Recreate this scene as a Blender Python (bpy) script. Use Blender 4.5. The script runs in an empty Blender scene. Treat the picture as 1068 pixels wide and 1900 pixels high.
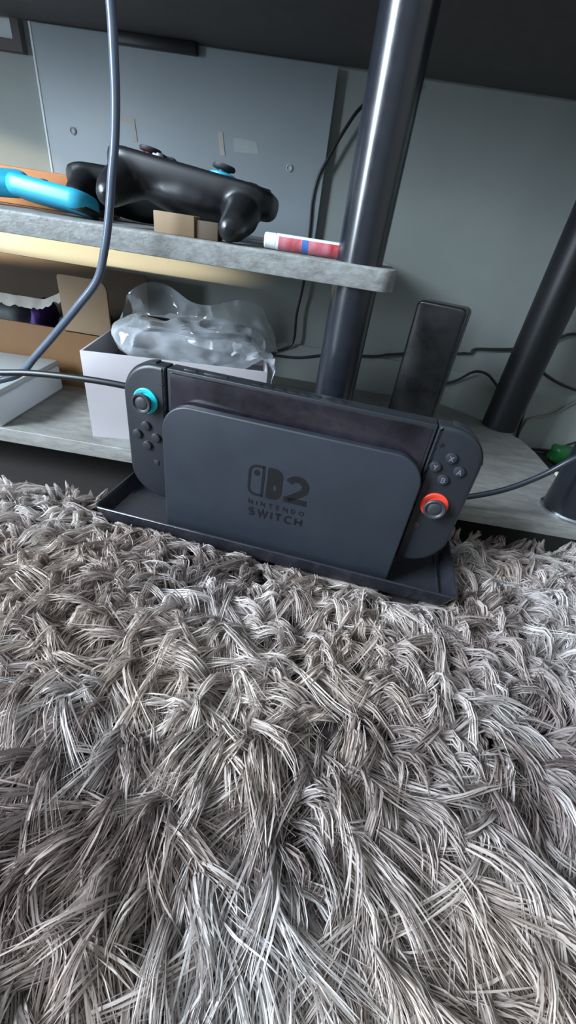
import bpy, bmesh, math, random
import numpy as np
from mathutils import Vector, Matrix, noise

random.seed(7)
rng = np.random.default_rng(11)
S = 0.001                       # everything below is written in millimetres
SC = bpy.context.scene
COL = SC.collection

# ------------------------------------------------------------------ camera
F_PX, YAW, PITCH, ROLL = 755.48, -0.03134, 0.605252, 0.155094
cam_d = bpy.data.cameras.new('camera')
cam = bpy.data.objects.new('camera', cam_d); COL.objects.link(cam)
cam_d.sensor_fit = 'VERTICAL'; cam_d.sensor_height = 24.0
cam_d.lens = F_PX / 1900.0 * 24.0
cam_d.clip_start = 0.005; cam_d.clip_end = 50
_f = Vector((math.sin(YAW)*math.cos(PITCH), math.cos(YAW)*math.cos(PITCH), -math.sin(PITCH)))
_r = Vector((math.cos(YAW), -math.sin(YAW), 0)); _u = _r.cross(_f)
r2 = math.cos(ROLL)*_r + math.sin(ROLL)*_u
u2 = -math.sin(ROLL)*_r + math.cos(ROLL)*_u
cm = Matrix((r2, u2, -_f)).transposed().to_4x4()
cm.translation = Vector((15.55, -282.97, 235.85))*S
cam.matrix_world = cm
SC.camera = cam

# ------------------------------------------------------------------ light
w = bpy.data.worlds.new('world'); SC.world = w; w.use_nodes = True
bg = w.node_tree.nodes['Background']
bg.inputs[0].default_value = (0.60, 0.72, 0.86, 1); bg.inputs[1].default_value = 0.5

def area(name, loc, target, sx, sy, power, colour):
    d = bpy.data.lights.new(name, 'AREA'); d.shape = 'RECTANGLE'
    d.size = sx; d.size_y = sy; d.energy = power; d.color = colour
    o = bpy.data.objects.new(name, d); COL.objects.link(o)
    o.location = loc
    o.rotation_euler = (Vector(target)-Vector(loc)).to_track_quat('-Z', 'Y').to_euler()
    return o
# the window the daylight comes through, to the left of the desk
area('window_daylight', (-1.80, -0.98, 0.98), (0.0, -0.05, 0.30), 0.95, 1.6, 215, (0.74, 0.87, 1.0))
# low warm sun that slips in under the desk from the left and lies on the back wall
def beam(name, loc, target, deg, squash, power):
    d = bpy.data.lights.new(name, 'SPOT'); d.energy = power; d.color = (1.0, 0.80, 0.52)
    d.spot_size = math.radians(deg); d.spot_blend = 0.55; d.shadow_soft_size = 0.012
    o = bpy.data.objects.new(name, d); COL.objects.link(o); o.location = loc
    o.rotation_euler = (Vector(target)-Vector(loc)).to_track_quat('-Z', 'Y').to_euler()
    o.scale = (1, squash, 1)
beam('low_sun', (-1.60, -0.15, 0.186), (-0.44, 0.40, 0.171), 11, .21, 400)
beam('low_sun', (-1.60, -0.15, 0.300), (-0.50, 0.40, 0.258), 6, .5, 70)

SC.view_settings.view_transform = 'Standard'
SC.view_settings.look = 'None'
SC.view_settings.gamma = 1
SC.view_settings.use_curve_mapping = False
SC.view_settings.exposure = 0.25

# ------------------------------------------------------------------ materials
def srgb(r, g, b):
    f = lambda c: (c/255/12.92) if c/255 <= .04045 else ((c/255+.055)/1.055)**2.4
    return (f(r), f(g), f(b), 1)

def mat(name, col, rough=.5, metal=0., var=0., scale=40., col2=None, bump=0., bscale=400., coat=0., spec=.5, rvar=0., stretch=None, sheen=0.):
    m = bpy.data.materials.new(name); m.use_nodes = True
    nt = m.node_tree; b = nt.nodes['Principled BSDF']
    b.inputs['Base Color'].default_value = col
    b.inputs['Roughness'].default_value = rough
    b.inputs['Metallic'].default_value = metal
    b.inputs['Specular IOR Level'].default_value = spec
    b.inputs['Coat Weight'].default_value = coat
    b.inputs['Sheen Weight'].default_value = sheen
    tc = nt.nodes.new('ShaderNodeTexCoord')
    src = tc.outputs['Object']
    if stretch:
        mp = nt.nodes.new('ShaderNodeMapping'); mp.inputs['Scale'].default_value = stretch
        nt.links.new(src, mp.inputs[0]); src = mp.outputs[0]
    if var or col2:
        n = nt.nodes.new('ShaderNodeTexNoise'); n.inputs['Scale'].default_value = scale
        n.inputs['Detail'].default_value = 6; n.inputs['Roughness'].default_value = .65
        nt.links.new(src, n.inputs['Vector'])
        r = nt.nodes.new('ShaderNodeValToRGB')
        r.color_ramp.elements[0].position = .32; r.color_ramp.elements[1].position = .68
        c2 = col2 or tuple(min(1, c*(1+var)) for c in col[:3])+(1,)
        c1 = col if col2 else tuple(c*(1-var) for c in col[:3])+(1,)
        r.color_ramp.elements[0].color = c1; r.color_ramp.elements[1].color = c2
        nt.links.new(n.outputs['Fac'], r.inputs['Fac']); nt.links.new(r.outputs['Color'], b.inputs['Base Color'])
        if rvar:
            mr = nt.nodes.new('ShaderNodeMapRange')
            mr.inputs['From Min'].default_value = .3; mr.inputs['From Max'].default_value = .7
            mr.inputs['To Min'].default_value = max(0, rough-rvar); mr.inputs['To Max'].default_value = min(1, rough+rvar)
            nt.links.new(n.outputs['Fac'], mr.inputs['Value']); nt.links.new(mr.outputs[0], b.inputs['Roughness'])
    if bump:
        n2 = nt.nodes.new('ShaderNodeTexNoise'); n2.inputs['Scale'].default_value = bscale; n2.inputs['Detail'].default_value = 3
        nt.links.new(src, n2.inputs['Vector'])
        bp = nt.nodes.new('ShaderNodeBump'); bp.inputs['Strength'].default_value = bump; bp.inputs['Distance'].default_value = .001
        nt.links.new(n2.outputs['Fac'], bp.inputs['Height']); nt.links.new(bp.outputs[0], b.inputs['Normal'])
    return m

def film(name, tint, opaque, rough):
    m = bpy.data.materials.new(name); m.use_nodes = True; nt = m.node_tree
    for n in list(nt.nodes): nt.nodes.remove(n)
    out = nt.nodes.new('ShaderNodeOutputMaterial'); tr = nt.nodes.new('ShaderNodeBsdfTransparent')
    gl = nt.nodes.new('ShaderNodeBsdfPrincipled'); gl.inputs['Base Color'].default_value = tint
    gl.inputs['Roughness'].default_value = rough; gl.inputs['Specular IOR Level'].default_value = 1.0
    lw = nt.nodes.new('ShaderNodeLayerWeight'); lw.inputs['Blend'].default_value = .35
    mr = nt.nodes.new('ShaderNodeMapRange'); mr.inputs['To Min'].default_value = opaque; mr.inputs['To Max'].default_value = min(1, opaque+.55)
    mx = nt.nodes.new('ShaderNodeMixShader')
    nt.links.new(lw.outputs['Facing'], mr.inputs['Value']); nt.links.new(mr.outputs[0], mx.inputs[0])
    nt.links.new(tr.outputs[0], mx.inputs[1]); nt.links.new(gl.outputs[0], mx.inputs[2]); nt.links.new(mx.outputs[0], out.inputs[0])
    return m

M = {}
M['wall'] = mat('wall_paint', srgb(152, 159, 156), .8, var=.05, scale=8, bump=.15, bscale=300)
M['wall_dim'] = mat('room_paint', srgb(168, 164, 158), .85, var=.03, scale=4)
M['ceiling'] = mat('ceiling_paint', srgb(222, 222, 220), .9, var=.02, scale=4)
M['board'] = mat('grey_board', srgb(164, 174, 180), .5, var=.04, scale=10)
M['white_edge'] = mat('white_edge', srgb(232, 238, 242), .5, var=.03)
M['tape'] = mat('old_tape', srgb(190, 186, 178), .6, var=.06, scale=200)
M['patch'] = mat('peeled_patch', srgb(176, 184, 186), .6, var=.05, scale=120)
M['wood'] = mat('grey_wood', srgb(112, 110, 106), .55, col2=srgb(140, 140, 136), scale=140, stretch=(.35, 1, 1.2), bump=.25, bscale=500)
M['wood_edge'] = mat('worn_grey_wood_edge', srgb(106, 106, 103), .5, col2=srgb(142, 144, 142), scale=220, stretch=(.5, 1, 1), bump=.3, bscale=600)
M['underside'] = mat('dark_board', srgb(92, 86, 86), .7, var=.1, scale=60)
M['pole'] = mat('black_metal', srgb(26, 29, 36), .24, var=.12, scale=120, rvar=.03, spec=.75)
M['pole_dull'] = mat('dull_black_metal', srgb(30, 31, 34), .42, metal=.2, var=.1, scale=120)
M['chrome'] = mat('chrome', srgb(200, 205, 210), .2, metal=1, var=.03)
M['dock'] = mat('charcoal_plastic', srgb(36, 41, 48), .44, var=.08, scale=25, bump=.12, bscale=2500, rvar=.05)
M['dock_dark'] = mat('dark_plastic', srgb(38, 40, 44), .5, var=.06, scale=40)
M['joy'] = mat('matte_charcoal', srgb(31, 34, 39), .4, var=.05, scale=60, bump=.1, bscale=2500)
M['stick'] = mat('stick_rubber', srgb(44, 46, 50), .5, var=.08, scale=200)
M['button'] = mat('button_plastic', srgb(42, 44, 49), .35, var=.05, scale=200)
M['letter'] = mat('light_print', srgb(104, 110, 120), .4, var=.02)
M['screen'] = mat('smudge_reflection_glass', srgb(13, 12, 14), .14, col2=srgb(44, 40, 48), scale=22, rvar=.1, coat=.3)  # lighter purple tone is the rug's reflection painted in, along with smudges
M['seam'] = mat('black_seam', srgb(12, 13, 15), .6, var=.05)
M['logo'] = mat('dark_print', srgb(15, 15, 19), .45, var=.05)
M['cyan'] = mat('cyan_ring', srgb(40, 200, 214), .4, var=.04, scale=100)
M['red'] = mat('coral_ring', srgb(244, 70, 52), .4, var=.04, scale=100)
M['tray'] = mat('black_tray_plastic', srgb(38, 39, 45), .24, var=.12, scale=60, rvar=.08, bump=.08, bscale=700)
M['cord_black'] = mat('black_cord', srgb(22, 24, 26), .4, var=.05)
M['cord_grey'] = mat('grey_cord', srgb(82, 91, 106), .25, var=.05)
M['cord_gloss'] = mat('gloss_black_cord', srgb(40, 44, 52), .3, var=.05)
M['cord_dark'] = mat('dark_cord', srgb(40, 46, 50), .6, var=.08)
M['cord_pale'] = mat('pale_cord', srgb(140, 142, 136), .6, var=.05)
M['carton_white'] = mat('white_card', srgb(172, 167, 170), .6, var=.02, scale=30)
M['carton_in'] = mat('grey_card', srgb(120, 124, 128), .7, var=.05, scale=30)
M['kraft'] = mat('brown_card', srgb(122, 88, 54), .75, var=.08, scale=30, bump=.1, bscale=300)
M['kraft_dark'] = mat('darkened_brown_card', srgb(84, 70, 56), .75, var=.08, scale=30)  # darker copy of the brown card; on the carton's back it paints shade
M['tan'] = mat('tan_card', srgb(134, 112, 86), .7, var=.06, scale=40)
M['plastic_white'] = mat('white_plastic', srgb(206, 214, 218), .35, var=.02, scale=20)
M['plastic_lid'] = mat('shaded_white_plastic', srgb(165, 170, 170), .4, var=.03, scale=20)  # white plastic greyed to paint shade on the box's top
M['tower'] = mat('black_gloss', srgb(22, 22, 24), .3, col2=srgb(38, 37, 38), scale=25, rvar=.1)
M['tower_side'] = mat('dark_grey_plastic', srgb(84, 90, 92), .5, var=.06)
M['pad'] = mat('black_pad', srgb(24, 25, 28), .36, var=.06, scale=60)
M['turq'] = mat('turquoise_plastic', srgb(44, 158, 190), .4, var=.06, scale=60)
M['turq_light'] = mat('pale_turquoise', srgb(150, 214, 230), .4, var=.04)
M['orange_card'] = mat('orange_card', srgb(176, 112, 58), .7, var=.1, scale=40)
M['tube_white'] = mat('tube_white', srgb(222, 228, 230), .3, var=.02)
M['tube_red'] = mat('tube_red', srgb(150, 36, 40), .35, col2=srgb(188, 120, 132), scale=90, stretch=(1, 1, .4))
M['tube_blue'] = mat('tube_blue', srgb(60, 100, 160), .35, var=.05)
M['purple'] = mat('purple_cloth', srgb(70, 40, 112), .6, var=.2, scale=120)
M['cloth_dark'] = mat('dark_cloth', srgb(40, 46, 50), .8, var=.15, scale=120)
M['cloth_grey'] = mat('grey_cloth', srgb(88, 96, 96), .7, var=.1, scale=100)
M['paper'] = mat('torn_paper', srgb(190, 184, 174), .8, var=.08, scale=100)
M['green'] = mat('green_plastic', srgb(20, 78, 36), .5, var=.15, scale=150)
M['beige'] = mat('beige_plastic', srgb(200, 196, 176), .5, var=.05)
M['floor'] = mat('dark_floor', srgb(42, 38, 36), .6, var=.15, scale=12, stretch=(.2, 1, 1))
M['rug_base'] = mat('rug_backing', srgb(58, 51, 50), .95, var=.25, scale=60)
M['film'] = film('clear_film', (.70, .75, .80, 1), .14, .07)
M['film_haze'] = film('hazy_film', (.66, .70, .75, 1), .2, .13)

# ------------------------------------------------------------------ helpers (millimetres in, metres out)
def build(name, bm, m, parent=None, smooth=True, loc=None, rot=None, recalc=True):
    if recalc: bmesh.ops.recalc_face_normals(bm, faces=bm.faces[:])
    bmesh.ops.scale(bm, vec=(S, S, S), verts=bm.verts[:])
    me = bpy.data.meshes.new(name); bm.to_mesh(me); bm.free()
    for x in (m if isinstance(m, (list, tuple)) else [m]): me.materials.append(x)
    if smooth:
        me.polygons.foreach_set('use_smooth', [True]*len(me.polygons))
        me.set_sharp_from_angle(angle=math.radians(38))
    o = bpy.data.objects.new(name, me); COL.objects.link(o)
    if parent: o.parent = parent
    if loc: o.location = Vector(loc)*S
    if rot: o.rotation_euler = rot
    return o

def tag(o, label, cat, group=None):
    o['label'] = label; o['category'] = cat
    if group: o['group'] = group
    return o

def thing(name, label, cat, loc=(0, 0, 0), rz=0., group=None, rot=None):
    o = bpy.data.objects.new(name, None); COL.objects.link(o)
    o.empty_display_size = .02
    o.location = Vector(loc)*S; o.rotation_euler = rot or (0, 0, rz)
    return tag(o, label, cat, group)

def structure(o):
    o['kind'] = 'structure'; return o

def box(bm, x0, x1, y0, y1, z0, z1, bev=0., seg=2):
    r = bmesh.ops.create_cube(bm, size=1)
    vs = r['verts']
    for v in vs:
        v.co = Vector(((x0+x1)/2+v.co.x*(x1-x0), (y0+y1)/2+v.co.y*(y1-y0), (z0+z1)/2+v.co.z*(z1-z0)))
    if bev:
        es = {e for v in vs for e in v.link_edges}
        bmesh.ops.bevel(bm, geom=list(es), offset=bev, segments=seg, profile=.5, affect='EDGES')
    return bm
def bx(*a, **k): return box(bmesh.new(), *a, **k)

def rrect(x0, x1, z0, z1, rbl, rbr, rtr, rtl, n=8):
    pts = []
    for cx, cz, r, a0 in ((x1, z0, rbr, -90), (x1, z1, rtr, 0), (x0, z1, rtl, 90), (x0, z0, rbl, 180)):
        sx = -1 if cx == x1 else 1; sz = -1 if cz == z1 else 1
        if r <= 0: pts.append((cx, cz)); continue
        for k in range(n+1):
            a = math.radians(a0+90*k/n)
            pts.append((cx+sx*r+r*math.cos(a), cz+sz*r+r*math.sin(a)))
    return pts

def offset(pts, d):
    """inset a counter-clockwise outline by d"""
    n = len(pts); out = []
    for i in range(n):
        p0, p1, p2 = Vector(pts[i-1]), Vector(pts[i]), Vector(pts[(i+1) % n])
        a = (p1-p0).normalized(); b = (p2-p1).normalized()
        na, nb = Vector((-a.y, a.x)), Vector((-b.y, b.x))
        m = (na+nb); m = m/max(.25, m.length_squared)*2
        out.append(tuple(p1+m*d))
    return out

def loft(bm, rings, cap0=True, cap1=True, closed=True, mi=0):
    """rings: lists of 3-d points"""
    vr = [[bm.verts.new(p) for p in r] for r in rings]
    n = len(vr[0])
    for a, b in zip(vr, vr[1:]):
        for i in range(n if closed else n-1):
            j = (i+1) % n
            f = bm.faces.new((a[i], a[j], b[j], b[i])); f.material_index = mi
    if cap0: bm.faces.new(vr[0][::-1]).material_index = mi
    if cap1: bm.faces.new(vr[-1]).material_index = mi
    return bm

def plate(bm, outline, y0, y1, r0=0., r1=0., n=4, axis='Y', mi=0):
    """outline in (x,z), pushed from y0 (front) to y1 (back) with rounded rims; axis Z: outline (x,y), from z0 to z1"""
    rings = []
    def put(ol, d):
        rings.append([(x, d, z) if axis == 'Y' else (x, z, d) for x, z in ol])
    sg = 1 if y1 > y0 else -1
    if r0:
        for k in range(n+1):
            a = math.pi/2*k/n
            put(offset(outline, r0*(1-math.sin(a))), y0+sg*r0*(1-math.cos(a)))
    else: put(outline, y0)
    if r1:
        for k in range(n+1):
            a = math.pi/2*k/n
            put(offset(outline, r1*(1-math.cos(a))), y1-sg*r1*(1-math.sin(a)))
    else: put(outline, y1)
    return loft(bm, rings, mi=mi)

def lathe(bm, prof, n=32, origin=(0, 0, 0), axis=(0, 0, 1), mi=0):
    q = Vector((0, 0, 1)).rotation_difference(Vector(axis).normalized())
    rings = []
    for r, h in prof:
        rings.append([Vector(origin)+q @ Vector((max(r, .01)*math.cos(2*math.pi*k/n), max(r, .01)*math.sin(2*math.pi*k/n), h)) for k in range(n)])
    return loft(bm, rings, mi=mi)

def spline(pts, per=10):
    P = [Vector(p) for p in pts]; P = [2*P[0]-P[1]]+P+[2*P[-1]-P[-2]]
    out = []
    for i in range(1, len(P)-2):
        p0, p1, p2, p3 = P[i-1:i+3]
        for k in range(per):
            t = k/per
            out.append(.5*((2*p1)+(p2-p0)*t+(2*p0-5*p1+4*p2-p3)*t*t+(3*p1-p0-3*p2+p3)*t**3))
    out.append(P[-2]); return out

def tube(bm, pts, r, n=10, per=10, flat=1., mi=0):
    c = spline(pts, per) if per else [Vector(p) for p in pts]
    rings = []; up = Vector((.13, .9, .2))
    for i, p in enumerate(c):
        t = (c[min(i+1, len(c)-1)]-c[max(i-1, 0)]).normalized()
        a = t.cross(up).normalized(); b = a.cross(t).normalized()
        rr = r[i*len(r)//len(c)] if isinstance(r, (list, tuple)) else r
        rings.append([p+a*rr*math.cos(2*math.pi*k/n)+b*rr*flat*math.sin(2*math.pi*k/n) for k in range(n)])
    return loft(bm, rings, mi=mi)

def stroke(bm, pts, w, y0, y1, mi=0):
    """a flat ribbon following (x,z) points, standing proud from y0 to y1"""
    P = [Vector(p) for p in pts]; L = []; R = []
    for i, p in enumerate(P):
        a = (P[i]-P[i-1]).normalized() if i else (P[1]-P[0]).normalized()
        b = (P[i+1]-P[i]).normalized() if i < len(P)-1 else a
        m = Vector((-(a.y+b.y), a.x+b.x)); m = m/max(.5, m.length_squared)*2
        L.append(p+m*w/2); R.append(p-m*w/2)
    rings = [[(l.x, y0, l.y), (l.x, y1, l.y), (q.x, y1, q.y), (q.x, y0, q.y)] for l, q in zip(L, R)]
    return loft(bm, rings, mi=mi)

def arc(cx, cz, rx, rz, a0, a1, n=12):
    return [(cx+rx*math.cos(math.radians(a0+(a1-a0)*k/n)), cz+rz*math.sin(math.radians(a0+(a1-a0)*k/n))) for k in range(n+1)]

GLYPH = {   # unit cell: x 0..w, z 0..1
 'N': (.8, [[(0, 0), (0, 1), (.8, 0), (.8, 1)]]),
 'I': (.0, [[(0, 0), (0, 1)]]),
 'T': (.72, [[(0, 1), (.72, 1)], [(.36, 1), (.36, 0)]]),
 'E': (.6, [[(.6, 1), (0, 1), (0, 0), (.6, 0)], [(0, .5), (.52, .5)]]),
 'D': (.75, [[(0, 0), (0, 1)]+[(.3, 1)]+arc(.3, .5, .45, .5, 80, -80, 8)+[(.3, 0), (0, 0)]]),
 'O': (.95, [arc(.475, .5, .475, .5, 90, 450, 16)]),
 'S': (.62, [arc(.31, .75, .30, .25, 35, 270, 9)+arc(.31, .25, .31, .25, 90, -145, 9)]),
 'W': (1.2, [[(0, 1), (.3, 0), (.6, 1), (.9, 0), (1.2, 1)]]),
 'C': (.8, [arc(.48, .5, .48, .5, 48, 312, 14)]),
 'H': (.75, [[(0, 0), (0, 1)], [(.75, 0), (.75, 1)], [(0, .5), (.75, .5)]]),
 'A': (.8, [[(0, 0), (.4, 1), (.8, 0)], [(.14, .34), (.66, .34)]]),
 'B': (.62, [[(0, 0), (0, 1), (.3, 1)]+arc(.3, .75, .28, .25, 80, -80, 6)+[(0, .5), (.3, .5)]+arc(.3, .25, .32, .25, 80, -80, 6)+[(.3, 0), (0, 0)]]),
 'X': (.75, [[(0, 0), (.75, 1)], [(0, 1), (.75, 0)]]),
 'Y': (.75, [[(0, 1), (.375, .5), (.75, 1)], [(.375, .5), (.375, 0)]]),
}
def word(bm, txt, x0, x1, z0, z1, w, y0, y1, mi=0):
    h = z1-z0; tot = sum(GLYPH[c][0] for c in txt)
    gap = ((x1-x0)-tot*h)/max(1, len(txt)-1); x = x0
    for c in txt:
        cw, st = GLYPH[c]
        for s in st: stroke(bm, [(x+px*h, z0+pz*h) for px, pz in s], w, y0, y1, mi)
        x += cw*h+gap
    return bm

def organic(bm, vox, name, m, parent=None, loc=None, rot=None, smooth_it=4):
    """melt overlapping lumps into one skin"""
    bmesh.ops.recalc_face_normals(bm, faces=bm.faces[:])
    me = bpy.data.meshes.new('tmp'); bm.to_mesh(me); bm.free()
    o = bpy.data.objects.new('tmp', me); COL.objects.link(o)
    a = o.modifiers.new('r', 'REMESH'); a.mode = 'VOXEL'; a.voxel_size = vox
    b = o.modifiers.new('s', 'SMOOTH'); b.iterations = smooth_it; b.factor = .5
    dg = bpy.context.evaluated_depsgraph_get(); dg.update()
    me2 = bpy.data.meshes.new_from_object(o.evaluated_get(dg))
    bpy.data.objects.remove(o); bpy.data.meshes.remove(me)
    bm2 = bmesh.new(); bm2.from_mesh(me2); bpy.data.meshes.remove(me2)
    return build(name, bm2, m, parent, loc=loc, rot=rot)

def capsule(bm, pts, n=16):
    """tapering rounded limb: [(point, radius)...] with round ends"""
    for (p, r) in pts:
        q = bmesh.ops.create_uvsphere(bm, u_segments=n, v_segments=n//2, radius=1)
        for v in q['verts']: v.co = Vector(p)+v.co*r
    for (p, r), (p2, r2) in zip(pts, pts[1:]):
        d = Vector(p2)-Vector(p)
        lathe(bm, [(r, 0), (r2, d.length)], n, p, d)

def ellipsoid(bm, c, r, rot=None, n=24):
    q = bmesh.ops.create_uvsphere(bm, u_segments=n, v_segments=n//2, radius=1)
    for v in q['verts']:
        p = Vector((v.co.x*r[0], v.co.y*r[1], v.co.z*r[2]))
        if rot: p = rot @ p
        v.co = p+Vector(c)

def lump(c, r, amp, freq, seed=0, sub=4, power=1., fold=False):
    bm = bmesh.new(); bmesh.ops.create_icosphere(bm, subdivisions=sub, radius=1)
    for v in bm.verts:
        d = v.co.normalized()
        q = Vector([math.copysign(abs(k)**power, k) for k in d])
        p = Vector((q.x*r[0], q.y*r[1], q.z*r[2]))
        nz = noise.fractal(p*freq+Vector((seed*7.3, seed*3.1, seed)), 1., 2., 4)
        if fold: nz = .5-abs(noise.noise(p*freq*1.2+Vector((seed*5.1, 3, seed))))*2+.5*nz
        v.co = p+d*nz*amp+Vector(c)
    return bm

# ------------------------------------------------------------------ the setting
FLOOR = -20.
structure(build('floor', bx(-1900, 2100, -2600, 400, FLOOR-20, FLOOR), M['floor']))
structure(build('wall_back', bx(-1900, 2100, 400, 430, FLOOR, 2300), M['wall']))
structure(build('wall_front', bx(-1900, 2100, -2630, -2600, FLOOR, 2300), M['wall_dim']))
structure(build('wall_left', bx(-1930, -1900, -2600, 400, FLOOR, 2300), M['wall_dim']))
structure(build('wall_right', bx(2100, 2130, -2600, 400, FLOOR, 2300), M['wall_dim']))
structure(build('ceiling', bx(-1930, 2130, -2630, 430, 2300, 2330), M['ceiling']))
bb = bmesh.new()
prof = [(389, FLOOR), (389, 70), (390.5, 77), (394, 82), (396, 86), (400, 86), (400, FLOOR)]
loft(bb, [[(x, y, z) for y, z in prof] for x in (-1900, 2100)])
structure(build('baseboard_back', bb, M['wall']))

# ------------------------------------------------------------------ the desk: boards on black metal poles
desk = thing('desk', 'grey wood desk with two low shelves on round black metal poles', 'desk', (0, 0, FLOOR))
def D(z): return z-FLOOR            # desk parts are written from the floor up
o = build('desk_top', bx(-760, 420, 62, 392, D(393), D(418), 2), M['underside'], desk)
o['label'] = 'dark underside of the desk top'
mid = bmesh.new()
ol = [(-760, 66), (57.5-14, 66)]+[(57.5-14+14*math.sin(a), 80-14*math.cos(a)) for a in (math.pi/2*k/8 for k in range(1, 9))]+[(57.5, 360), (50, 372), (-760, 372)]
plate(mid, ol, D(220), D(204.8), 2.0, .6, 4, axis='Z')
o = build('upper_shelf', mid, M['wood_edge'], desk); o['label'] = 'upper shelf board with a rounded worn front corner'
low = bmesh.new()
ol = [(-760, 65), (309, 65), (309, 240), (304, 275), (292, 302), (270, 329), (240, 356), (208, 383), (-760, 383)]
plate(low, ol, D(36), D(21), 1.2, .6, 3, axis='Z')
o = build('lower_shelf', low, M['wood'], desk); o['label'] = 'lower shelf board just above the rug'
def pole(name, x, y, r, z0, z1, m):
    bm = bmesh.new()
    lathe(bm, [(r-1, z0), (r, z0+1), (r, z1-1), (r-1, z1)], 48, (x, y, 0))
    return build(name, bm, m, desk)
pole('pole', 28.5, 86, 17.6, D(36), D(393), M['pole'])
pole('pole', 284, 318, 24, D(36), D(393), M['pole_dull'])
p = pole('pole', 284.5, 93.5, 23.5, D(38), D(393), M['pole'])
cb = bmesh.new(); lathe(cb, [(23, D(35.9)), (25.6, D(36)), (25.6, D(38.5)), (24, D(40)), (23, D(40))], 48, (284.5, 93.5, 0))
build('base_ring', cb, M['chrome'], p)
build('bracket', bx(-287, -190, 378, 391.5, D(383), D(393.2), 1), M['pole_dull'], desk)

# ------------------------------------------------------------------ things on the wall
wb = thing('wall_board', 'large plain grey board standing flat against the wall behind the shelf', 'board', (-209, 396, 214))
build('panel', bx(-181, 182, -8, 2.5, 0, 178, .8), M['board'], wb)
build('edge_strip', bx(-183.4, -180.6, -8.8, 2.5, 0, 178, .4), M['white_edge'], wb)
def wl(x, z): return x+209, z-214
def strip(pts, wd, m, name='tape_strip'):
    bm = bmesh.new(); stroke(bm, [wl(*q) for q in pts], wd, -8.7, -7.8); return build(name, bm, m, wb)
strip([(-291, 321), (-274, 319), (-272, 300)], 5, M['tape'])
strip([(-162, 321), (-158, 299)], 6, M['tape'])
pb = bmesh.new(); plate(pb, [wl(*q) for q in ((-143, 304), (-112, 306), (-116, 317), (-146, 318))], -8.4, -7.8)
build('peeled_patch', pb, M['patch'], wb)
for hx, hz in ((-354.5, 301), (-71.4, 297)):
    bm = bmesh.new(); a, b = wl(hx, hz)
    lathe(bm, [(4.2, 0), (4.2, 1.4), (3, 2), (2, .8), (.01, .6)], 16, (a, -7.9, b), (0, -1, 0)); build('screw_plug', bm, M['patch'], wb)
fr = thing('wall_frame', 'dark edged pale square plate on the wall at the far upper left', 'frame', (-462, 399.5, 366))
fb = bmesh.new()
o1 = [(-56, 0), (56, 0), (56, 112), (-56, 112)]; o2 = [(-46, 10), (46, 10), (46, 102), (-46, 102)]
loft(fb, [[(x, 0, z) for x, z in o1], [(x, -10, z) for x, z in o1], [(x, -10, z) for x, z in o2], [(x, 0, z) for x, z in o2], [(x, 0, z) for x, z in o1]], False, False)
bmesh.ops.remove_doubles(fb, verts=fb.verts[:], dist=.001)
build('rim', fb, M['underside'], fr, smooth=False)
build('plate', bx(-47, 47, -4, 0, 9, 103), M['plastic_white'], fr)

# ------------------------------------------------------------------ console, dock and tray (one frame, turned a little)
DR = -0.1250
tray = thing('tray', 'shallow black plastic tray with a raised rim lying on the shaggy rug', 'tray', (0, 0, -3), DR+.012)
tb = bmesh.new()
def tring(ins, z, r): return [(x, y, z) for x, y in rrect(-163+ins, 156-ins, -24.5+ins, 60-ins, r, r, r, r, 6)]
loft(tb, [tring(7, 0, 5), tring(5.5, .6, 6), tring(.8, 15.5, 6), tring(.4, 16.6, 6), tring(.9, 17.2, 6), tring(2, 17.2, 5), tring(2.6, 16.4, 5), tring(7.4, 3.6, 4), tring(8.6, 3, 4)])
build('tray_body', tb, M['tray'], tray)
# the ridge inside the right end of the tray
build('ridge', bx(143.4, 145, -15, 52, 2.5, 6, .5), M['tray'], tray)

dock = thing('dock', 'charcoal plastic dock with printed emblem standing in the black tray', 'dock', (0, 0, 0), DR)
fp = bmesh.new()
plate(fp, rrect(-100.4, 100.4, .3, 117.3, 1.5, 1.5, 23, 23, 12), -10.1, -3.2, 1.4, .8, 4)
build('front_panel', fp, M['dock'], dock)
rb = bmesh.new(); plate(rb, rrect(-100.4, 100.4, .3, 112, 1.5, 1.5, 16, 16, 10), 17, 41, 1, 3, 4)
build('rear_housing', rb, M['dock_dark'], dock)
build('base', bx(-100.2, 100.2, -3.4, 17.2, .3, 22.5, .4), M['dock_dark'], dock)
for sx in (-80, 80):
    bm = bmesh.new(); lathe(bm, [(6, 0), (6, .5), (5.4, .8)], 20, (sx, 30, -.5)); build('rubber_foot', bm, M['seam'], dock)
Y0, Y1 = -10.32, -9.9
lg = bmesh.new()      # emblem: outlined left half, solid right half, numeral
ring_o = rrect(-27.4, -14.2, 55.8, 84.0, 7, .8, .8, 7, 8); ring_i = offset(ring_o, 2.1)
loft(lg, [[(x, Y1, z) for x, z in ring_o], [(x, Y0, z) for x, z in ring_o], [(x, Y0, z) for x, z in ring_i], [(x, Y1, z) for x, z in ring_i]], False, False)
lathe(lg, [(2.6, 0), (2.6, .35), (.01, .35)], 20, (-20.6, Y1, 76.8), (0, -1, 0))
build('emblem_left_half', lg, M['logo'], dock)
lg = bmesh.new()
out = rrect(-11.9, .6, 55.8, 84.0, .8, 7, 7, .8, 8)
hole = [(-5.6+2.5*math.cos(math.atan2(z-70, x+5.6)), 66.8+2.5*math.sin(math.atan2(z-70, x+5.6))) for x, z in out]
loft(lg, [[(x, Y1, z) for x, z in out], [(x, Y0, z) for x, z in out], [(x, Y0, z) for x, z in hole], [(x, Y1, z) for x, z in hole]], False, False)
build('emblem_right_half', lg, M['logo'], dock)
lg = bmesh.new()
stroke(lg, arc(12.2, 72.6, 6.9, 6.6, 158, -38, 14)+[(6.2, 59.6)], 5.6, Y0, Y1)
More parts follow.
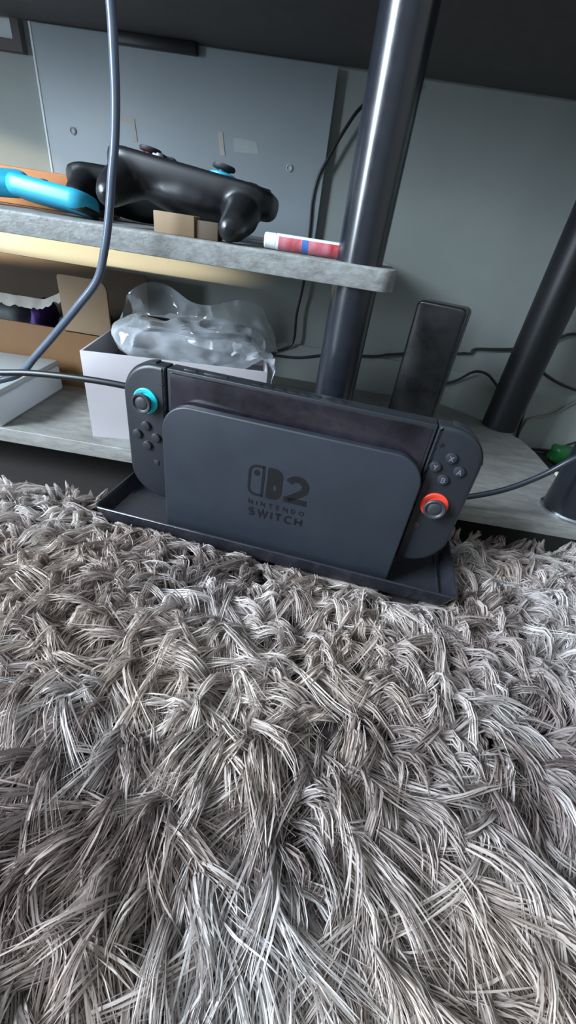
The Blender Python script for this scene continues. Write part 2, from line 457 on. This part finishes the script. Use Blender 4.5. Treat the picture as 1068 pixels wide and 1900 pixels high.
box(lg, 2.9, 21.9, Y0, Y1, 56.6, 61.6)
build('emblem_numeral', lg, M['logo'], dock)
lg = bmesh.new(); word(lg, 'NINTENDO', -25.2, 21.0, 47.3, 50.9, .85, Y0, Y1); build('small_lettering', lg, M['logo'], dock)
lg = bmesh.new(); word(lg, 'SWITCH', -24.2, 20.4, 36.6, 43.2, 1.75, Y0, Y1); build('large_lettering', lg, M['logo'], dock)

con = thing('game_console', 'black handheld game console with side controllers slotted upright in the dock', 'console', (0, 0, 0), DR)
ZB, ZT = 23.8, 139.8
bd = bmesh.new(); plate(bd, rrect(-99.2, 99.2, ZB, ZT, 1, 1, 1, 1, 3), 0, 13.9, .6, .6, 3)
body = build('body', bd, M['joy'], con)
sc = bmesh.new(); plate(sc, rrect(-96.8, 96.8, ZB+2, ZT-2.2, 2, 2, 2, 2, 4), -.35, 1, .25, 0, 2)
scr = build('screen', sc, M['screen'], con); scr['label'] = 'dark glossy screen glass with smudges and a painted reflection of the rug'
for k in range(8): build('vent', bx(-34+k*9, -28+k*9, 4, 9, ZT-.4, ZT+.25, .1), M['seam'], con)
build('power_button', bx(-88, -78, 4.5, 8.5, ZT-.5, ZT+.6, .3), M['button'], con)
build('volume_button', bx(-72, -54, 4.5, 8.5, ZT-.5, ZT+.6, .3), M['button'], con)

def disc(bm, x, z, r, y0, h, rim=.6, mi=0, n=28):
    lathe(bm, [(r, 0), (r, h-rim), (r-rim*.3, h-rim*.3), (r-rim, h), (.01, h)], n, (x, y0, z), (0, -1, 0), mi)
def joy(side):
    s = 1 if side == 'right' else -1
    bm = bmesh.new()
    if s > 0: ol = rrect(99.9, 136.6, ZB-.6, ZT+.6, 1, 28, 27, 1, 12)
    else: ol = rrect(-136.6, -99.9, ZB-.6, ZT+.6, 28, 1, 1, 27, 12)
    plate(bm, ol, -1.3, 15.4, 3.2, 4.5, 6)
    j = build('controller_half', bm, M['joy'], con)
    j['label'] = 'charcoal side controller with a %s stick ring' % ('coral red' if s > 0 else 'cyan')
    # shoulder button along the outer top corner
    bm = bmesh.new()
    if s > 0: pts = arc(108.6, 112.8, 28.4, 27.9, 8, 88, 14)
    else: pts = arc(-108.6, 112.8, 28.4, 27.9, 92, 172, 14)
    stroke(bm, pts, 1.6, 3.5, 11.5); build('shoulder_button', bm, M['button'], j)
    sx, sz = (115.6, 80.3) if s > 0 else (-117.4, 111.5)
    bm = bmesh.new(); lathe(bm, [(6.5, .2), (10.1, .2), (10.1, 1.5), (9.4, 1.9), (6.8, 1.2), (6.5, .4)], 40, (sx, -1.0, sz), (0, -1, 0))
    build('stick_ring', bm, M['red' if s > 0 else 'cyan'], j)['label'] = 'coloured ring around the stick'
    bm = bmesh.new(); lathe(bm, [(4.5, 0), (4.2, 4.5), (7.6, 5.6), (8.1, 6.4), (8.1, 7.6), (7.5, 8.3), (6.4, 8.2), (5.8, 7.3), (5.2, 7.0), (4.6, 7.5), (2.5, 7.8), (.01, 7.9)], 40, (sx, -1.2, sz), (0, -1, 0))
    build('stick', bm, M['stick'], j)
    cx, cz = (114.7, 111) if s > 0 else (-118.6, 82)
    for ch, dx, dz in (('X', 0, 8.7), ('Y', -8.3, 0), ('A', 8.3, 0), ('B', 0, -8.7)):
        bm = bmesh.new(); disc(bm, cx+dx, cz+dz, 3.9, -1.1, 2.4, .8)
        if s > 0:
            word(bm, ch, cx+dx-GLYPH[ch][0]*1.75, cx+dx+GLYPH[ch][0]*1.75, cz+dz-1.75, cz+dz+1.75, .6, -3.62, -3.4, mi=1)
            build('button', bm, [M['button'], M['letter']], j)['label'] = 'round lettered button'
        else:
            build('button', bm, M['button'], j)
    bm = bmesh.new()
    if s > 0:
        box(bm, 103.2, 107, -2, -1, 126.9, 127.9, .2); box(bm, 104.6, 105.6, -2, -1, 125.5, 129.3, .2)
        build('plus_button', bm, M['seam'], j)
        bm = bmesh.new(); disc(bm, 108.5, 59.5, 2.9, -1.1, .8, .2); build('home_button', bm, M['button'], j)
    else:
        box(bm, -105.6, -101.6, -2, -1, 126.6, 127.8, .3); build('minus_button', bm, M['seam'], j)
        bm = bmesh.new(); box(bm, -113.6, -109.2, -2, -1, 56.3, 60.7, .4); build('capture_button', bm, M['button'], j)
joy('left'); joy('right')

# ------------------------------------------------------------------ cords
def cord(name, label, pts, r, m, **k):
    bm = bmesh.new(); tube(bm, pts, r, **k)
    return tag(build(name, bm, m), label, 'cord')
cord('cable', 'thick grey cord hanging down in front of the upper shelf, then running off left',
     [(-137, 45, 440), (-134.6, 45, 360), (-134.1, 45, 324), (-134.2, 44, 305), (-135.6, 44, 284), (-138.6, 44, 264), (-142.5, 44, 247), (-147, 44, 226), (-152.6, 44, 206.5), (-161.6, 45, 185.6), (-181.9, 46, 163.6), (-206.5, 48, 139), (-227, 48, 118.7), (-240, 49, 106), (-258, 49, 95.5), (-300, 49, 84), (-380, 49, 78)], 2.9, M['cord_grey'], n=14, flat=.8)
cord('cable', 'black cord coming in from the left edge to behind the console',
     [(-360, 40, 92), (-300, 40, 97), (-256, 40, 103.5), (-226, 40, 107.8), (-184, 40, 110.3), (-150, 41, 110), (-120, 43, 107), (-95, 46, 96), (-78, 52, 70), (-70, 53, 45), (-66, 46, 34)], 2.7, M['cord_black'], n=12)
cord('cable', 'glossy black cord curving from behind the console to the right edge',
     [(330, 55, 160), (285, 60, 133), (262, 62, 119), (243, 62, 104.6), (226, 62, 85.4), (205, 62, 67.5), (185, 62, 56), (165, 62, 48), (140, 60, 42), (112, 54, 40), (80, 46, 42)], 2.7, M['cord_gloss'], n=14)
cord('cable', 'thin black cord running down the wall behind the thick pole',
     [(58, 386, 388), (30, 386, 372), (7, 387, 362), (-9, 387, 340), (-26, 387, 308), (-33.5, 387, 291), (-36.5, 387, 268), (-35, 387, 236), (-34.5, 387, 172), (-38.5, 387, 132), (-37.5, 386, 100), (-42, 386, 86), (-58, 386, 76), (-82, 386, 66), (-110, 386, 60)], 2.0, M['cord_black'], n=8)
cord('cable', 'dark cord stapled along the wall above the baseboard behind the tall black box',
     [(-82, 387.5, 66), (-52, 387.5, 67), (-22, 387.5, 70), (28, 387.5, 83), (86, 387.5, 89), (110, 389, 95), (142, 392, 101), (196, 396, 110), (214, 396, 111), (222, 396, 113), (232, 396, 114), (236, 396, 121), (262, 396, 125), (292, 396, 130), (322, 396, 137), (338, 396, 146), (351, 396, 157), (366, 396, 162.5), (420, 396, 170)], 2.0, M['cord_dark'], n=8, per=6)
cord('cable', 'dark cord arching over the baseboard between the tall box and the rear pole',
     [(180, 380, 60), (209, 382, 69), (224, 382, 77), (243, 382, 92), (264, 382, 91), (287, 382, 75), (305, 383, 62)], 2.0, M['cord_dark'], n=8)
cord('cable', 'dark cord sloping down the wall from the rear pole to the right edge',
     [(300, 384, 130), (334, 386, 110), (368, 386, 96), (404, 386, 88.5), (450, 386, 86)], 2.2, M['cord_dark'], n=8)
cord('cable', 'dark cord dropping to the floor just right of the rear pole',
     [(300, 384, 92), (322, 385, 84), (331, 385, 74), (340, 385, 60), (343, 385, 39), (348, 385, 14), (353, 385, -17)], 1.9, M['cord_dark'], n=8)
cord('cable', 'pale cord rising across the baseboard to the right edge',
     [(352, 386, -17), (352, 386, 20), (357, 386, 34.5), (386, 386, 47), (413, 386, 74), (450, 386, 100)], 1.9, M['cord_pale'], n=8)
cord('cable', 'black cord lying on the floor along the foot of the baseboard',
     [(320, 372, -17.4), (350, 378, -17.4), (376, 383, -15), (395, 384, -13), (452, 384, -8), (520, 384, -8)], 2.4, M['cord_black'], n=8)
cord('cable', 'thin black cord lifting off the floor by the baseboard toward the right edge',
     [(400, 379, -16), (416, 380, -6), (444, 380, 13), (500, 380, 40)], 1.7, M['cord_black'], n=8)

# ------------------------------------------------------------------ on the lower shelf
ZS = 36.
cr = thing('white_carton', 'open white cardboard carton behind the left end of the console', 'box', (-205, 79, ZS), math.radians(9.5))
W, Dp, H, T = 171, 112, 85, 2.2
build('front_wall', bx(0, W, 0, T, 0, H, .5), M['carton_white'], cr)
build('back_wall', bx(0, W, Dp-T, Dp, 0, H, .5), M['carton_white'], cr)
build('side_wall', bx(0, T, T, Dp-T, 0, H, .5), M['carton_white'], cr)
build('side_wall', bx(W-T, W, T, Dp-T, 0, H, .5), M['carton_white'], cr)
build('bottom', bx(T, W-T, T, Dp-T, 0, 2), M['carton_white'], cr)
build('inner_tray', bx(T, W-T, T, Dp-T, 58, 60), M['carton_in'], cr)

bag = thing('plastic_bag', 'crumpled clear plastic bag bulging out of the white carton', 'bag', (-205, 79, ZS), math.radians(9.5))
build('bag_body', lump((92, 56, 92), (74, 48, 19), 5, .030, 3, 6, .7, True), M['film'], bag)
bm = bmesh.new()
NX, NZ = 40, 22
vs = [[None]*(NZ+1) for _ in range(NX+1)]
for i in range(NX+1):
    for k in range(NZ+1):
        u, v = i/NX, k/NZ
        x = 8+u*(W+4); edge = 64*(1-abs(2*u-1)**5)*(.86+.14*math.sin(u*9))
        z = 86+v*edge*.85
        y = 66+14*math.sin(u*7)+10*v
        q = Vector((x, y, z))
        y += 12*noise.noise(q*.035)+5*noise.noise(q*.1)
        x += 4*noise.noise(q*.06+Vector((9, 9, 9)))
        vs[i][k] = bm.verts.new((x, y, z))
for i in range(NX):
    for k in range(NZ):
        bm.faces.new((vs[i][k], vs[i+1][k], vs[i+1][k+1], vs[i][k+1]))
build('loose_film', bm, M['film'], bag)
bm = bmesh.new()    # the piece that hangs over the right end of the carton
NX, NZ = 22, 26
g = []
for i in range(NX+1):
    row = []
    for k in range(NZ+1):
        u, v = i/NX, k/NZ
        s = v*95
        if s < 38: p = Vector((W-36+s, 4+u*60, 92+2*math.sin(s*.3)))
        else: p = Vector((W+3+3*math.sin((s-38)*.12+u*4), 0+u*62, 92-(s-38)))
        p += Vector((3.5*noise.noise(p*.09), 4*noise.noise(p*.11+Vector((5, 0, 0))), 4.5*noise.noise(p*.08+Vector((0, 7, 0)))+1.5))
        row.append(bm.verts.new(p))
    g.append(row)
for i in range(NX):
    for k in range(NZ): bm.faces.new((g[i][k], g[i+1][k], g[i+1][k+1], g[i][k+1]))
build('hanging_film', bm, M['film_haze'], bag)
cg = thing('adapter_cable', 'black cable bundle wrapped inside the clear plastic bag', 'cable', (-205, 79, ZS), math.radians(9.5))
bm = bmesh.new()
capsule(bm, [((42, 70, 100), 8), ((75, 76, 100), 6), ((110, 76, 100), 6), ((140, 72, 101), 9)])
build('plug', bm, M['cord_black'], cg)
bm = bmesh.new(); tube(bm, [(45, 66, 98), (70, 58, 100), (100, 56, 98), (135, 58, 100), (150, 68, 97), (120, 82, 96), (70, 84, 96), (45, 76, 97)], 3.2, n=8)
build('coil', bm, M['cord_black'], cg)

pw = thing('storage_box', 'white plastic lidded box at the left end of the lower shelf', 'box', (-291, 66, ZS), math.radians(4))
build('box_body', bx(-190, 0, 0, 122, 0, 29, 3, 3), M['plastic_white'], pw)
build('lid', bx(-190.6, .6, -.6, 122.6, 29.2, 35, 2, 3), M['plastic_lid'], pw)

kc = thing('brown_carton', 'open brown cardboard carton standing behind the white plastic box', 'box', (-250, 200, ZS))
build('front_wall', bx(-250, 0, 0, 3, 0, 68, .5), M['kraft'], kc)
build('side_wall', bx(-3, 0, 3, 132, 0, 68, .5), M['kraft'], kc)
build('side_wall', bx(-250, -247, 3, 132, 0, 68, .5), M['kraft'], kc)
build('back_wall', bx(-250, 0, 130, 133, 0, 70, .5), M['kraft_dark'], kc)
build('bottom', bx(-247, -3, 3, 130, 0, 3), M['kraft'], kc)
bm = bmesh.new(); plate(bm, rrect(-250, 6, 70, 121, 0, 1, 4, 0, 3), 130, 133, .4, .4, 2); build('back_flap', bm, M['kraft_dark'], kc)
bm = bmesh.new(); plate(bm, rrect(-42, 14, 66, 126, 1, 8, 11, 4, 6), 0, 3, .4, .4, 2)
build('side_flap', bm, M['tan'], kc)
tag(build('grey_pouch', lump((-402, 264, 80), (40, 34, 38), 5, .03, 1, 4, .9), M['cloth_grey']), 'smooth grey rounded pouch inside the brown carton', 'pouch')
tag(build('purple_pouch', lump((-351, 256, 80), (12, 30, 38), 6, .04, 2, 4), M['purple']), 'purple shiny pouch inside the brown carton', 'pouch')
tag(build('dark_cloth', lump((-304, 270, 82), (34, 42, 36), 8, .03, 4, 4, .9), M['cloth_dark']), 'dark folded cloth inside the brown carton at its right', 'cloth')
bm = bmesh.new(); g = []
for i in range(41):
    u = i/40; x = -440+u*150
    jag = 5*noise.noise(Vector((x*.12, 0, 0)))+3*noise.noise(Vector((x*.4, 2, 0)))
    up = 20*max(0, u-.72)/.28
    g.append([bm.verts.new((x, 230-3*noise.noise(Vector((x*.08, k, 0)))-k*6, 127+up-k*5+(jag if k == 2 else 0))) for k in range(3)])
for a, b in zip(g, g[1:]):
    for k in range(2): bm.faces.new((a[k], b[k], b[k+1], a[k+1]))
tag(build('torn_paper', bm, M['paper']), 'torn pale paper edge along the back of the brown carton', 'paper')

tw = thing('router', 'tall narrow black router tower standing on the lower shelf', 'router', (139, 252, ZS), -0.38)
bm = bmesh.new(); plate(bm, rrect(-28, 28, 0, 152, 2, 2, 7, 7, 6), -16, 0, 3, 0, 4); build('front_shell', bm, M['tower'], tw)
bm = bmesh.new(); plate(bm, rrect(-27.6, 28.6, .3, 151, 2, 2, 7, 7, 6), .2, 26, 0, 3, 4); build('rear_shell', bm, M['tower_side'], tw)
tag(build('plug_stub', bx(311, 323, 176, 186, FLOOR, 38, 1.5), M['beige']), 'small beige plug on the floor behind the front pole', 'plug')
tag(build('plastic_scrap', lump((412, 352, -4), (20, 14, 15), 4, .06, 6, 4, .7), M['green']), 'small green plastic scrap on the floor by the baseboard at the right', 'scrap')

# ------------------------------------------------------------------ on the upper shelf
ZM = 220.
def gamepad(label, loc, rot, stick_rings, group=None):
    t = thing('gamepad', label, 'gamepad', loc, rot=rot, group=group)
    bm = bmesh.new()
    plate(bm, rrect(-68, 68, -26, 34, 22, 22, 20, 20, 8), -8, 11, 9, 5, 5, axis='Z')
    ellipsoid(bm, (0, 0, -8), (50, 26, 14))
    for s in (-1, 1):
        capsule(bm, [((s*44, 2, -3), 14), ((s*48, -22, -11), 14), ((s*48, -38, -19), 11), ((s*47, -44, -22), 9)])
    b = organic(bm, 2.2, 'pad_body', M['pad'], t, smooth_it=6)
    for (x, y), m in zip(((-44, 14), (24, -4)), stick_rings):
        bm = bmesh.new(); lathe(bm, [(7.5, 0), (10.5, 0), (10.5, 3), (9, 4), (7.5, 4)], 28, (x, y, 9.5)); build('stick_ring', bm, m, t)
        bm = bmesh.new(); lathe(bm, [(5, 0), (4.6, 5), (8.5, 6), (9, 7.2), (8.4, 8.6), (6, 8), (.01, 7.6)], 28, (x, y, 10)); build('stick', bm, M['stick'], t)
    for dx, dy in ((0, 9), (9, 0), (-9, 0), (0, -9)):
        bm = bmesh.new(); lathe(bm, [(4.4, 0), (4.4, 4), (3.6, 5), (.01, 5)], 18, (46+dx, 15+dy, 9)); build('button', bm, M['button'], t)
    bm = bmesh.new(); box(bm, -33, -15, -7, -1, 8, 14, 1); box(bm, -27, -21, -13, 5, 8, 14, 1); build('direction_pad', bm, M['button'], t)
    for dx in (-12, 10):
        bm = bmesh.new(); lathe(bm, [(3, 0), (3, 2.6), (2.4, 3), (.01, 3)], 14, (dx, 16, 9.5)); build('small_button', bm, M['button'], t)
    for s in (-1, 1):
        bm = bmesh.new(); capsule(bm, [((s*30, 32, 5), 5), ((s*54, 27, 4), 5)]); build('bumper', bm, M['button'], t)
    return t
gamepad('black gamepad with red and teal stick rings, lying tilted on another gamepad', (-113, 124, 252), (math.radians(-5), math.radians(6), math.radians(-3)), (M['red'], M['turq']), 'gamepads on the upper shelf')
gamepad('lower black gamepad lying flat on the upper shelf under another gamepad', (-180, 188, 243.5), (math.radians(-16), 0, math.radians(12)), (M['pad'], M['pad']), 'gamepads on the upper shelf')
bt = thing('cardboard_block', 'small tan cardboard block at the shelf edge under the gamepad', 'block', (-113, 84, ZM))
build('block_body', bx(-15.5, 15.5, -8, 8, 0, 13.5, .6), M['tan'], bt)
build('dark_end', bx(15.6, 33, -6, 8, 0, 11.5, .6), M['kraft_dark'], bt)

tu = thing('small_tube', 'white tube with a red and blue label beside the thick pole', 'tube', (-46, 88, ZM+5.6), rot=(0, 0, math.radians(3)))
bm = bmesh.new(); lathe(bm, [(4.6, 0), (5.3, .8), (5.3, 8.6), (4.8, 9)], 28, (0, 0, 0), (1, 0, 0)); build('cap', bm, M['tube_white'], tu)
bm = bmesh.new(); lathe(bm, [(5.1, 9), (5.5, 9.4), (5.5, 60), (5, 61)], 28, (0, 0, 0), (1, 0, 0)); build('tube_body', bm, M['tube_white'], tu)
def band(x0, x1, m):
    bm = bmesh.new(); rings = []
    for x in (x0, x1):
        rings.append([(x, -5.62*math.cos(a), 5.62*math.sin(a)) for a in (math.radians(-62+k*8) for k in range(14))])
    loft(bm, rings, False, False, False); return build('label_band', bm, m, tu)
band(11, 29, M['tube_red']); band(29, 34, M['tube_blue']); band(34, 60, M['tube_red'])

def turquoise(label, loc, rot, L):
    t = thing('controller_half', label, 'controller', loc, rot=rot, group='turquoise controller halves')
    bm = bmesh.new(); plate(bm, rrect(-L/2, L/2, -16, 16, 12, 13, 13, 12, 8), -7.5, 7.5, 6, 6, 5, axis='Z'); build('shell', bm, M['turq'], t)
    build('rail', bx(-L/2+8, L/2-8, 15.2, 17.6, -3.5, 3.5, .6), M['seam'], t)
    bm = bmesh.new(); plate(bm, rrect(L/2-22, L/2+.6, -13, 13, 2, 10, 10, 2, 5), -7, -2, .8, .8, 2, axis='Z'); build('trigger', bm, M['seam'], t)
    for dx, dy in ((0, 5.5), (0, -5.5), (5.5, 0), (-5.5, 0)):
        bm = bmesh.new(); lathe(bm, [(2.6, 0), (2.6, 1.4), (.01, 1.6)], 14, (-L/2+32+dx, dy, 7.2)); build('button', bm, M['seam'], t)
    return t
turquoise('turquoise controller half lying on the upper shelf nearest the gamepads', (-226, 112, ZM+11.9), (math.radians(-12), math.radians(5), math.radians(-6)), 72)
turquoise('turquoise controller half cut off by the left edge of the photo', (-305, 122, ZM+14), (math.radians(16), math.radians(-4), math.radians(22)), 92)
tag(build('orange_card', bx(-340, -226, 170, 230, ZM+.2, ZM+29, 1.5), M['orange_card']), 'orange brown cardboard packet lying behind the turquoise controllers', 'packet')

# ------------------------------------------------------------------ the shaggy rug
rug = thing('shag_rug', 'shaggy brown grey and off white long pile rug in front of the desk', 'rug', (0, 0, FLOOR))
bm = bmesh.new()
bmesh.ops.create_grid(bm, x_segments=60, y_segments=50, size=1)
for v in bm.verts:
    x, y = v.co.x*520, -216+v.co.y*272
    y += .09*x*max(0, (y+216)/272)
    v.co = (x, y, 5+3*noise.noise(Vector((x*.02, y*.02, 0))))
build('backing', bm, M['rug_base'], rug)

def vnoise(x, y, f, seed):
    """smooth value noise on numpy arrays"""
    r = np.random.default_rng(seed); g = r.random((64, 64))
    X = x*f+31.7; Y = y*f+17.3
    i = np.floor(X).astype(int); j = np.floor(Y).astype(int); u = X-i; v = Y-j
    u = u*u*(3-2*u); v = v*v*(3-2*v)
    G = lambda a, b: g[a % 64, b % 64]
    return (G(i, j)*(1-u)+G(i+1, j)*u)*(1-v)+(G(i, j+1)*(1-u)+G(i+1, j+1)*u)*v

PILE_LIGHT = [(36, -105, 55, 1.1), (-90, -105, 40, .8), (22, -255, 45, .9), (130, -240, 40, .8), (-60, -255, 35, .8), (75, -75, 45, .6), (330, 80, 60, 1.0), (-240, -10, 60, .7),
         (175, -112, 42, -1.3), (-115, -210, 40, -1.0), (60, -165, 28, -.9), (-55, -205, 35, -.7), (-28, -45, 40, -.9), (40, -200, 28, -.8)]
def fur():
    sp = 6.2
    gx, gy = np.meshgrid(np.arange(-430, 430, sp), np.arange(-440, 108, sp))
    x = (gx+rng.uniform(-.6, .6, gx.shape)*sp).ravel(); y = (gy+rng.uniform(-.6, .6, gx.shape)*sp).ravel()
    c, s = math.cos(-DR), math.sin(-DR)
    lx, ly = x*c-y*s, x*s+y*c
    keep = (y < 54+.10*x+10*vnoise(x, y, .03, 5)) & ~((lx > -152) & (lx < 146) & (ly > -14))
    keep &= (np.abs(x-20) < 170+.75*(y+330)) & (np.abs(x-20) < 400)
    x, y = x[keep], y[keep]; n = len(x)
    # direction the lock falls: towards the viewer near the camera, swirling further back
    big = vnoise(x, y, .012, 1)*.65+vnoise(x, y, .03, 2)*.35
    near = np.clip((-90-y)/110, 0, 1)
    # wisps gather in tufts of a few centimetres that fall the same way
    ts = 25.
    hx, hy = np.meshgrid(np.arange(-430, 430, ts), np.arange(-440, 120, ts))
    hx = (hx+rng.uniform(-.42, .42, hx.shape)*ts).ravel(); hy = (hy+rng.uniform(-.42, .42, hy.shape)*ts).ravel()
    ti = np.concatenate([np.argmin((a[:, None]-hx)**2+(b[:, None]-hy)**2, 1) for a, b in zip(np.array_split(x, 20), np.array_split(y, 20))])
    tdx, tdy = hx[ti]-x, hy[ti]-y; td = np.clip(np.hypot(tdx, tdy)/(ts*.62), 0, 1)
    taz = rng.normal(0, .85, len(hx))[ti]; ttone = rng.normal(0, .17, len(hx))[ti]
    az = -math.pi/2+taz*(1-.55*near)+(big-.5)*(6.5*(1-near)+2.6*near)+rng.normal(0, .42, n)*(1-.3*near)
    back = np.clip((y-.1*x-22)/22, 0, 1)
    L = rng.uniform(22, 44, n)*(1+.55*near); H = rng.uniform(9, 21, n)*(1.12-.5*td**2)*(1-.15*near)
    reach = np.sqrt(np.maximum(L**2-(1.2*H)**2, 60))*(1-.8*back)
    # light and shade across the lying pile, painted into the tone as patches
    patch = np.zeros(n)
    for qx, qy, r, a in PILE_LIGHT: patch += a*np.exp(-((x-qx)**2+(y-qy)**2)/(2*r*r))
    tone = .63+.52*patch+ttone+(vnoise(x, y, .014, 3)-.5)*.9+(vnoise(x, y, .05, 4)-.5)*.7
    tone = np.clip(tone+rng.normal(0, .2, n), 0, 1)
    warm = np.clip(vnoise(x, y, .02, 8)*1.3-.1, 0, 1)
    K = 17                                        # fibres to a lock
    NP = 7
    rep = lambda a: np.repeat(a, K)
    m = n*K
    fx = rep(x)+rng.normal(0, 1.5, m); fy = rep(y)+rng.normal(0, 1.5, m)
    faz = rep(az)+rng.normal(0, .04, m); fl = rep(reach)*rng.uniform(.82, 1.06, m); fh = rep(H)*rng.uniform(.85, 1.12, m)
    curl = rep(rng.normal(0, .8, n)*(1-.45*near))+rng.normal(0, .12, m)
    ft = rep(tone)+rng.normal(0, .08, m)
    t = np.linspace(0, 1, NP)[None, :]
    dx, dy = np.cos(faz)[:, None], np.sin(faz)[:, None]
    px, py = -dy, dx
    conv = 1.15-1.0*np.clip(t*1.05, 0, 1)**2.2-.35*(1-t)**2       # fibres gather towards the tip
    ox = (fx-rep(x))[:, None]; oy = (fy-rep(y))[:, None]
    along = fl[:, None]*(t**1.25); side = curl[:, None]*fl[:, None]*t**2
    wob = rng.normal(0, .35, (m, 1))*np.sin(t*math.pi*1.5+rng.uniform(0, 6, (m, 1)))
    X = rep(x)[:, None]+ox*conv+dx*along+px*(side+wob)
    Y = rep(y)[:, None]+oy*conv+dy*along+py*(side+wob)
    bk = rep(back)[:, None]
    sw = rep(rng.normal(0, 3.6, n))[:, None]*np.sin(t*5.2+rep(rng.uniform(0, 6.28, n))[:, None])*t
    X = X+px*sw+rep(tdx)[:, None]*.45*t; Y = Y+py*sw+rep(tdy)[:, None]*.45*t
    Z = FLOOR+4+fh[:, None]*(np.sin(np.clip(t*1.12, 0, 1)*math.pi*.80)*(1-bk)+bk*t**.8)*1.25+rng.normal(0, .4, (m, 1))*t
    lim = 50+.1*X; Y = np.where(Y > lim, lim+(Y-lim)*.25, Y)
    # the tray presses down whatever lies under it
    LX, LY = X*c-Y*s, X*s+Y*c
    under = (LX > -162) & (LX < 157) & (LY > -24) & (LY < 62)
    Z = np.where(under, np.minimum(Z, -6), Z)
    nearfront = (LX > -164) & (LX < 158) & (LY <= -24) & (LY > -50)
    Z = np.where(nearfront, np.minimum(Z, 2.5+rng.normal(0, 2, (m, 1))), Z)
    # nothing rises through the boards of the lower shelf
    Z = np.where(Y > 52, np.minimum(Z, 8), Z)
    # width and the flat side of each fibre
    tx = np.gradient(X, axis=1); ty = np.gradient(Y, axis=1); tz = np.gradient(Z, axis=1)
    T = np.stack([tx, ty, tz], -1); T /= np.linalg.norm(T, axis=-1, keepdims=True)+1e-9
    R = rng.normal(0, 1, (m, 1, 3)); R[..., 2] *= .35
    Sd = np.cross(T, R); Sd /= np.linalg.norm(Sd, axis=-1, keepdims=True)+1e-9
    wd = (rng.uniform(.36, .74, (m, 1))*(1-.75*t**2.2))[..., None]
    P = np.stack([X, Y, Z-FLOOR], -1)
    V = np.stack([P-Sd*wd, P+Sd*wd], 2)            # m, NP, 2, 3
    V = V.reshape(-1, 3)*S
    base = (np.arange(m)*NP*2)[:, None]+(np.arange(NP-1)*2)[None, :]
    Fq = np.stack([base, base+1, base+3, base+2], -1).reshape(-1, 4)
    me = bpy.data.meshes.new('pile')
    me.vertices.add(len(V)); me.vertices.foreach_set('co', V.ravel().astype(np.float32))
    me.loops.add(Fq.size); me.loops.foreach_set('vertex_index', Fq.ravel().astype(np.int32))
    me.polygons.add(len(Fq)); me.polygons.foreach_set('loop_start', np.arange(0, Fq.size, 4, dtype=np.int32))
    me.polygons.foreach_set('use_smooth', np.ones(len(Fq), bool))
    me.update(calc_edges=True)
    # brown grey root darkened as painted shade; frosted off white or taupe tip
    ft = np.clip(ft, 0, 1)[:, None, None]; wm = rep(warm)[:, None, None]
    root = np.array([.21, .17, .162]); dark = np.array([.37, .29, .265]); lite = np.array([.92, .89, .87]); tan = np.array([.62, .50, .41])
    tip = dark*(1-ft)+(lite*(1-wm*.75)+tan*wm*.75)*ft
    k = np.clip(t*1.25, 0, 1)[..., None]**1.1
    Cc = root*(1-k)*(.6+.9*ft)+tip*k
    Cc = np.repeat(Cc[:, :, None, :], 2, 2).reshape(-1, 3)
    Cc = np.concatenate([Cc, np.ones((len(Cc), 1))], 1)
    at = me.color_attributes.new('dye_and_shade', 'FLOAT_COLOR', 'POINT'); at.data.foreach_set('color', Cc.ravel().astype(np.float32))
    mm = bpy.data.materials.new('rug_pile'); mm.use_nodes = True; nt = mm.node_tree
    b = nt.nodes['Principled BSDF']; b.inputs['Roughness'].default_value = .7; b.inputs['Specular IOR Level'].default_value = .2
    ca = nt.nodes.new('ShaderNodeVertexColor'); ca.layer_name = 'dye_and_shade'
    nt.links.new(ca.outputs['Color'], b.inputs['Base Color'])
    tl = nt.nodes.new('ShaderNodeBsdfTranslucent'); nt.links.new(ca.outputs['Color'], tl.inputs['Color'])
    mx = nt.nodes.new('ShaderNodeMixShader'); mx.inputs[0].default_value = .35
    nt.links.new(b.outputs[0], mx.inputs[1]); nt.links.new(tl.outputs[0], mx.inputs[2])
    nt.links.new(mx.outputs[0], nt.nodes['Material Output'].inputs[0])
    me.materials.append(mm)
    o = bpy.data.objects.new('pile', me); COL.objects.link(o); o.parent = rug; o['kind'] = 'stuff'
    print('fibres', m, 'quads', len(Fq))
fur()
